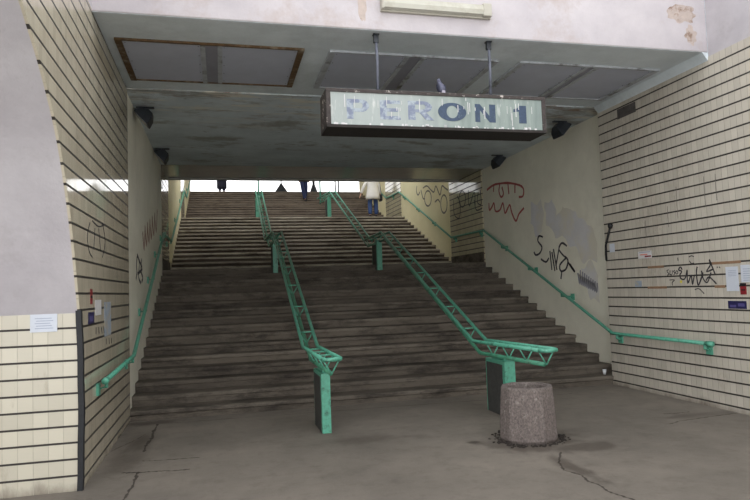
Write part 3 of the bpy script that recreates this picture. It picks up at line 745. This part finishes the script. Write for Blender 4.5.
# graffiti: painted strokes lying on the walls
GRAF = {'red_scrawl': (6.5, [[(14.479, 4.08), (14.174, 4.129), (13.886, 4.129), (13.294, 4.051), (12.753, 3.912), (12.55, 3.789), (12.589, 3.64), (12.781, 3.647)], [(14.057, 4.134), (14.104, 3.97)], [(13.72, 4.101), (13.793, 3.944), (13.699, 3.785), (13.557, 3.835), (13.62, 4.012)], [(13.297, 4.028), (13.27, 3.79)], [(12.947, 3.945), (12.966, 3.766)], [(14.395, 3.741), (14.385, 3.564), (14.23, 3.618), (14.104, 3.699), (14.04, 3.495), (13.787, 3.486), (13.606, 3.629), (13.525, 3.381), (13.355, 3.476), (13.245, 3.531), (13.163, 3.335), (12.983, 3.131), (12.821, 3.269), (12.57, 3.371)]]), 'black_tag': (6.5, [[(11.8, 2.662), (11.965, 2.698), (12.019, 2.597), (11.862, 2.459), (11.959, 2.34), (12.135, 2.309), (12.216, 2.378)], [(11.93, 2.213), (11.728, 2.14), (11.599, 2.215)], [(11.544, 2.354), (11.504, 1.967)], [(11.467, 2.329), (11.388, 1.942)], [(11.402, 2.385), (11.309, 1.959)], [(11.34, 2.04), (11.191, 2.37)], [(10.891, 2.407), (11.068, 2.479), (11.191, 2.37), (11.054, 2.243), (10.882, 2.136), (10.971, 1.966), (11.16, 1.934), (11.185, 2.053), (10.95, 2.178)], [(10.885, 2.098), (10.755, 1.977), (10.658, 1.897), (10.818, 2.056)], [(11.122, 1.933), (11.175, 1.777)]]), 'grey_scribble': (6.5, [[(10.557, 1.875), (10.509, 1.668), (10.467, 1.928)], [(10.491, 1.85), (10.441, 1.648), (10.4, 1.895)], [(10.427, 1.826), (10.373, 1.629), (10.334, 1.864)], [(10.363, 1.802), (10.306, 1.61), (10.268, 1.832)], [(10.299, 1.778), (10.24, 1.591), (10.203, 1.801)], [(10.237, 1.755), (10.174, 1.572), (10.139, 1.77)], [(10.175, 1.732), (10.11, 1.554), (10.076, 1.74)], [(10.114, 1.709), (10.046, 1.535), (10.013, 1.71)], [(10.053, 1.686), (9.982, 1.517), (9.951, 1.68)]]), 'black_tag_tile': (6.27, [[(7.531, 1.827), (7.563, 1.866), (7.603, 1.829), (7.544, 1.802), (7.585, 1.753), (7.561, 1.701), (7.49, 1.7), (7.438, 1.811)], [(7.437, 1.823), (7.44, 1.636), (7.365, 1.746), (7.353, 1.615), (7.307, 1.744)], [(7.243, 1.857), (7.264, 1.78), (7.26, 1.67), (7.239, 1.608), (7.166, 1.728), (7.145, 1.776)], [(7.018, 1.943), (7.009, 1.866), (7.08, 1.785), (6.951, 1.816)], [(7.169, 1.801), (7.146, 1.691), (7.077, 1.642), (7.002, 1.771)], [(7.018, 1.943), (6.958, 1.805), (6.933, 1.745)], [(7.097, 1.666), (7.039, 1.712), (6.922, 1.62)]]), 'small_tag_tile': (6.27, [[(7.805, 1.837), (7.844, 1.825), (7.827, 1.799), (7.803, 1.772), (7.842, 1.76)], [(7.775, 1.828), (7.781, 1.771), (7.744, 1.765), (7.731, 1.826)], [(7.679, 1.825), (7.71, 1.808), (7.679, 1.789), (7.708, 1.759)], [(7.621, 1.792), (7.624, 1.78), (7.633, 1.772), (7.644, 1.77), (7.655, 1.773), (7.662, 1.782), (7.664, 1.793), (7.66, 1.805), (7.651, 1.813), (7.64, 1.815), (7.63, 1.812), (7.622, 1.803), (7.621, 1.792)], [(7.799, 1.689), (7.699, 1.687), (7.747, 1.654), (7.743, 1.61)], [(7.387, 1.995), (7.341, 2.01), (7.291, 1.997)], [(7.381, 1.945), (7.35, 1.906), (7.299, 1.909)], [(7.315, 1.548), (7.247, 1.56), (7.2, 1.535), (7.148, 1.491)], [(7.605, 2.0), (7.602, 1.956)], [(6.893, 1.842), (6.882, 1.825)], [(6.857, 1.84), (6.84, 1.821)]]), 'outline_tag': (6.5, [[(18.72, 4.501), (18.779, 4.388), (18.91, 4.318), (19.081, 4.309), (19.247, 4.364), (19.362, 4.472), (19.393, 4.601), (19.332, 4.716), (19.195, 4.786), (19.022, 4.791), (18.859, 4.732), (18.75, 4.626), (18.72, 4.501)], [(17.332, 4.128), (17.383, 4.001), (17.493, 3.918), (17.633, 3.9), (17.767, 3.953), (17.857, 4.065), (17.879, 4.204), (17.825, 4.334), (17.711, 4.417), (17.57, 4.431), (17.438, 4.375), (17.352, 4.264), (17.332, 4.128)], [(20.147, 5.136), (20.235, 4.98), (20.076, 4.818), (19.848, 4.884)], [(19.733, 4.932), (19.556, 4.639), (19.355, 4.576)], [(18.395, 4.339), (18.112, 4.373), (17.943, 4.262)], [(19.516, 4.963), (19.102, 4.96), (18.727, 4.769), (18.451, 4.661), (18.244, 4.815), (17.917, 4.485), (17.71, 4.725), (17.46, 4.623), (17.218, 4.524)]]), 'dark_tag_landing': (6.46, [[(16.745, 4.16), (16.713, 3.755), (16.343, 3.597), (16.225, 3.972), (16.424, 4.226)], [(15.833, 4.054), (15.875, 3.951), (15.968, 3.883), (16.087, 3.87), (16.201, 3.915), (16.279, 4.008), (16.298, 4.123), (16.253, 4.228), (16.157, 4.294), (16.037, 4.305), (15.925, 4.257), (15.851, 4.166), (15.833, 4.054)], [(15.61, 4.263), (15.589, 3.829), (15.211, 4.146), (15.191, 3.722)], [(14.951, 4.104), (15.044, 3.859), (14.795, 3.772), (14.819, 4.135)], [(15.234, 3.939), (15.132, 3.662), (14.744, 3.662)]]), 'black_blot_left': (-1.255, [[(10.415, 2.357), (10.288, 2.213), (10.335, 2.091), (10.231, 1.978)], [(10.415, 2.357), (10.645, 2.255), (10.545, 2.023), (10.824, 1.927)], [(10.966, 2.324), (10.842, 2.135), (11.092, 2.024), (10.932, 1.955)], [(10.647, 2.281), (11.017, 2.168), (10.43, 2.07)]]), 'red_scribble_left': (-1.255, [[(11.145, 2.791), (11.334, 2.536), (11.519, 2.932)], [(11.5, 2.881), (11.701, 2.622), (11.899, 3.03)], [(11.878, 2.978), (12.094, 2.715), (12.306, 3.135)], [(12.283, 3.081), (12.514, 2.814), (12.743, 3.248)], [(12.718, 3.191), (12.966, 2.92), (13.213, 3.37)], [(13.186, 3.31), (13.453, 3.035), (13.72, 3.501)]]), 'black_scribble_tile_left': (-1.24, [[(6.636, 2.447), (6.506, 2.304), (6.592, 2.163), (6.739, 2.116)], [(6.75, 2.479), (7.091, 2.457), (7.427, 2.514)], [(7.313, 2.522), (7.467, 2.327), (7.298, 2.148)], [(6.885, 2.416), (6.819, 2.197)], [(7.091, 2.437), (7.19, 2.203)], [(6.912, 1.411), (6.91, 1.342)], [(7.055, 1.404), (7.073, 1.336)], [(7.204, 1.397), (7.245, 1.334)], [(7.337, 1.398), (7.357, 1.327)], [(7.494, 1.257), (7.491, 1.195)], [(7.663, 1.254), (7.685, 1.184)], [(7.814, 1.244), (7.837, 1.181)]])}
PATCH = [[(12.245, 3.392), (11.851, 3.401), (11.753, 3.115), (11.872, 2.774), (12.142, 2.671), (12.29, 2.965)], [(11.64, 3.412), (11.319, 3.405), (11.238, 3.052), (10.957, 3.213), (10.547, 3.024), (10.078, 2.727), (9.896, 2.35), (9.955, 2.051), (10.304, 2.068), (10.617, 2.311), (10.915, 2.526), (11.28, 2.636), (11.571, 2.888)], [(10.48, 1.965), (10.08, 2.057), (9.856, 1.816), (9.868, 1.376), (10.143, 1.41), (10.444, 1.648)]]
SP = {'red_scrawl': ('spray_red', .05, wcr, -1), 'black_tag': ('spray_black', .042, wcr, -1), 'grey_scribble': ('spray_grey', .04, wcr, -1),
      'black_tag_tile': ('spray_black', .021, wr, -1), 'small_tag_tile': ('spray_black', .013, wr, -1), 'outline_tag': ('spray_faint', .05, wcr2, -1),
      'dark_tag_landing': ('spray_black', .035, wtr, -1), 'black_blot_left': ('spray_black', .05, wcl, 1), 'red_scribble_left': ('spray_pink', .09, wcl, 1), 'black_scribble_tile_left': ('spray_black', .014, wl_, 1)}
for k, (X, strokes) in GRAF.items():
    m, w, par, s = SP[k]
    X = {'black_blot_left': CL, 'red_scribble_left': CL, 'dark_tag_landing': CR-.03}.get(k, X)
    bm = bmesh.new()
    for l in strokes: ribbon(bm, l, w, plane_fn(X, s), .002)
    obj('graffiti_tag', bm, m, par)
bm = bmesh.new()
for l in PATCH:
    q = []
    for i in range(len(l)):
        a, b = l[i], l[(i+1) % len(l)]
        for k in range(6):
            t_ = k/6; y = a[0]+(b[0]-a[0])*t_; z = a[1]+(b[1]-a[1])*t_
            q.append((y+.12*noise.noise(Vector((y*4, z*4, 1))), z+.12*noise.noise(Vector((y*4, z*4, 7)))))
    prism(bm, q, 0, CR-.0012, CR)
obj('overpainted_patch', bm, 'overpaint', wcr)
bm = bmesh.new(); lathe(bm, [(.02, 0), (.02, .002)], 12); bmesh.ops.transform(bm, matrix=Matrix.Translation((XR, 7.57, 1.66))@Matrix.Rotation(-PI/2, 4, 'Y'), verts=bm.verts)
obj('yellow_dab', bm, 'yellow', wr)

# ---------------------------------------------------------------- things on the platform above
for X, Y, w, h, st, lab in ((2.84, 29.6, .28, .36, .04, 'dark post with wide cone foot at the head of the stairs'), (4.44, 30.0, .2, .36, .08, 'thicker dark post with cone foot beside the walking person')):
    t = tag(empty('platform_post', (X, Y, Z3)), lab, 'post')
    bm = bmesh.new(); lathe(bm, [(w*1.05, 0), (w, .15), (st, .15+h), (st, .16+h)], 20); obj('cone_foot', bm, 'iron', t, smooth=False)
    tubes('shaft', 'iron', t, [[(0, 0, .1), (0, 0, 2.9)]], st*.8, 10)
for X in (5.50, 5.66):
    o = tubes('thin_pole', 'iron', None, [[(X, 30, Z3), (X, 30, Z3+2.6)]], .035, 8); tag(o, ('left' if X < 5.6 else 'right')+' of two thin dark poles side by side at the stair head', 'pole', 'paired thin poles at the stair head')

# ---------------------------------------------------------------- people
def skinned(name, verts, edges, m, parent, levels=2):
    me = bpy.data.meshes.new(name); me.from_pydata([v[:3] for v in verts], edges, []); me.update()
    o = bpy.data.objects.new(name, me); C.objects.link(o); o.parent = parent
    sk = o.modifiers.new('skin', 'SKIN'); sk.use_smooth_shade = True
    if not me.skin_vertices: me.attributes.new('skin', 'FLOAT', 'POINT') if False else None
    bpy.context.view_layer.objects.active = o
    lay = me.skin_vertices[0] if me.skin_vertices else None
    if lay is None:
        bpy.ops.mesh.customdata_skin_add(); lay = me.skin_vertices[0]
    for i, v in enumerate(verts):
        r = v[3]; lay.data[i].radius = r if isinstance(r, tuple) else (r, r)
        lay.data[i].use_root = (i == 0)
    s = o.modifiers.new('sub', 'SUBSURF'); s.levels = levels; s.render_levels = levels
    me.materials.append(MT[m])
    return o
def person(loc, rz, lab, legs, arms, top_m, coat_len, leg_m, bag=False, hem=1.0):
    """local frame: faces +Y. legs / arms: per side (knee, foot) and (elbow, hand) as points"""
    t = tag(empty('person', loc, rz), lab, 'person')
    hipz, shz = .92, 1.42
    V = [(0, 0, 0.98, (.15, .11)), (0, 0, 1.14, (.13, .09)), (0, 0, 1.32, (.16, .11)), (0, 0, 1.43, (.10, .08)), (0, .01, 1.50, .05), (0, .02, 1.58, (.075, .09)), (0, .02, 1.68, (.075, .09)), (0, .01, 1.74, (.04, .05))]
    E = [(i, i+1) for i in range(7)]
    def chain(root, pts):
        a = root
        for p in pts: V.append(p); E.append((a, len(V)-1)); a = len(V)-1
        return a
    for i, s in enumerate((-1, 1)):
        k, f = legs[i]
        chain(0, [(s*.10, 0, hipz-.05, .085), (k[0], k[1], k[2], .055), (f[0], f[1], f[2]+.09, .04), (f[0], f[1]+.05, f[2]+.05, .03), (f[0], f[1]+.10, f[2]+.04, .022)])
        e, h = arms[i]
        w = Vector(h); d = (Vector(h)-Vector(e)).normalized()
        wi = chain(2, [(s*.18, 0, shz-.01, .055), (e[0], e[1], e[2], .042), (h[0], h[1], h[2], .028)])
        p = w+d*.07
        pi_ = chain(wi, [(p.x, p.y, p.z, (.04, .018))])
        for j, (o_, ln) in enumerate(((-.03, .055), (-.01, .07), (.01, .075), (.03, .06))):
            q = p+Vector((0, o_, 0))+d*.02; q2 = q+d*ln*.5; q3 = q2+d*ln*.5+Vector((-s*.012, 0, 0))
            chain(pi_, [(q.x, q.y, q.z, .009), (q2.x, q2.y, q2.z, .009), (q3.x, q3.y, q3.z, .007)])
        q = w+d*.03+Vector((-s*.01, .035, 0)); q2 = q+d*.04+Vector((-s*.005, .015, 0))
        chain(wi, [(q.x, q.y, q.z, .011), (q2.x, q2.y, q2.z, .009)])
    # nose and ears
    skinned('body', V, E, 'skin', t)
    bm = bmesh.new(); lathe(bm, [(.004, 0), (.012, .004), (.004, .04)], 8, (0, .112, 1.6)); obj('nose', bm, 'skin', t, smooth=True)
    for s in (-1, 1):
        bm = bmesh.new(); lathe(bm, [(.002, -.03), (.016, 0), (.002, .03)], 8, (s*.08, .02, 1.62), .4, 1); obj('ear', bm, 'skin', t, smooth=True)
        bm = bmesh.new(); lathe(bm, [(.002, -.01), (.011, 0), (.002, .01)], 8, (s*.03, .1, 1.64)); obj('eye', bm, 'black', t, smooth=True)
    # trousers
    TV = [(0, 0, .95, (.13, .1))]; TE = []
    for i, s in enumerate((-1, 1)):
        k, f = legs[i]; b = len(TV)
        TV += [(s*.09, 0, hipz-.1, .1), (k[0], k[1], k[2], .088), (f[0], f[1]-.01, f[2]+.10, .078)]; TE += [(0, b), (b, b+1), (b+1, b+2)]
    skinned('trousers', TV, TE, leg_m, t)
    for i, s in enumerate((-1, 1)):
        k, f = legs[i]; bm = bmesh.new()
        lathe(bm, [(.04, 0), (.055, .012), (.057, .06), (.045, .10), (.02, .115)], 16, (0, 0, 0), .9, 2.2)
        bmesh.ops.transform(bm, matrix=Matrix.Translation((f[0], f[1]+.045, f[2])), verts=bm.verts); obj('shoe', bm, 'shoe', t, smooth=True)
    # coat: body shell with flared hem, plus sleeves
    bm = bmesh.new()
    lathe(bm, [(.205*hem, coat_len), (.205*(hem+1)/2, coat_len+.12), (.195, 1.0), (.175, 1.12), (.195, 1.30), (.18, 1.42), (.08, 1.49), (.07, 1.50)], 28, (0, 0, 0), 1.12, .9)
    coat = obj('coat', bm, top_m, t, smooth=True)
    for i, s in enumerate((-1, 1)):
        e, h = arms[i]
        skinned('sleeve', [(s*.15, 0, shz-.02, .075), (e[0], e[1], e[2], .062), lerp(e, h, .93)+(.052,)], [(0, 1), (1, 2)], top_m, coat, 2)
    bm = bmesh.new(); lathe(bm, [(.03, -.13), (.082, -.09), (.098, 0), (.085, .06), (.05, .1), (.005, .115)], 20, (0, -.012, 1.66), .92, 1.0)
    for v in bm.verts:
        if v.co.y > .06 and v.co.z < 1.70: v.co.y = .06
    obj('hair', bm, 'hair', t, smooth=True)
    if bag:
        bm = bmesh.new(); box(bm, .25, .33, -.14, .14, .60, .84); obj('handbag', bm, 'black', t, bevel=.02)
        tubes('strap', 'black', t, [[(.29, -.1, .84), (.27, -.05, 1.2), (.2, 0, 1.47), (.26, .05, 1.2), (.29, .1, .84)]], .01, 6)
    return t
person((5.43, 22.1, Z2), 0, 'person seen from behind in white coat and blue jeans, walking up the stairs',
       [((-.11, .04, .5), (-.12, -.02, 0)), ((.11, .02, .5), (.12, .04, 0))],
       [((-.34, -.02, 1.12), (-.44, .02, .86)), ((.25, .0, 1.12), (.30, .03, .86))], 'coat_white', .66, 'jeans', bag=True, hem=1.2)
ks = 10
person((3.62, YF3+(ks-1)*TR+.16, Z2+ks*RI), PI+.2, 'person in dark jeans coming down the upper flight, head out of sight',
       [((-.1, .02, .5), (-.09, -.06, 0)), ((.1, .16, .44), (.06, .34, -RI+.0))],
       [((-.22, -.02, 1.12), (-.22, .06, .86)), ((.22, .02, 1.12), (.24, .1, .88))], 'coat_blue', .80, 'jeans_dark')
person((.12, 29.35, Z3), PI, 'person in dark clothes standing at the top of the stairs on the left',
       [((-.09, .02, .5), (-.09, 0, 0)), ((.09, .0, .5), (.09, .03, 0))],
       [((-.22, -.02, 1.12), (-.22, .06, .86)), ((.22, .02, 1.12), (.22, .06, .86))], 'coat_dark', .22, 'jeans_dark', hem=.95)
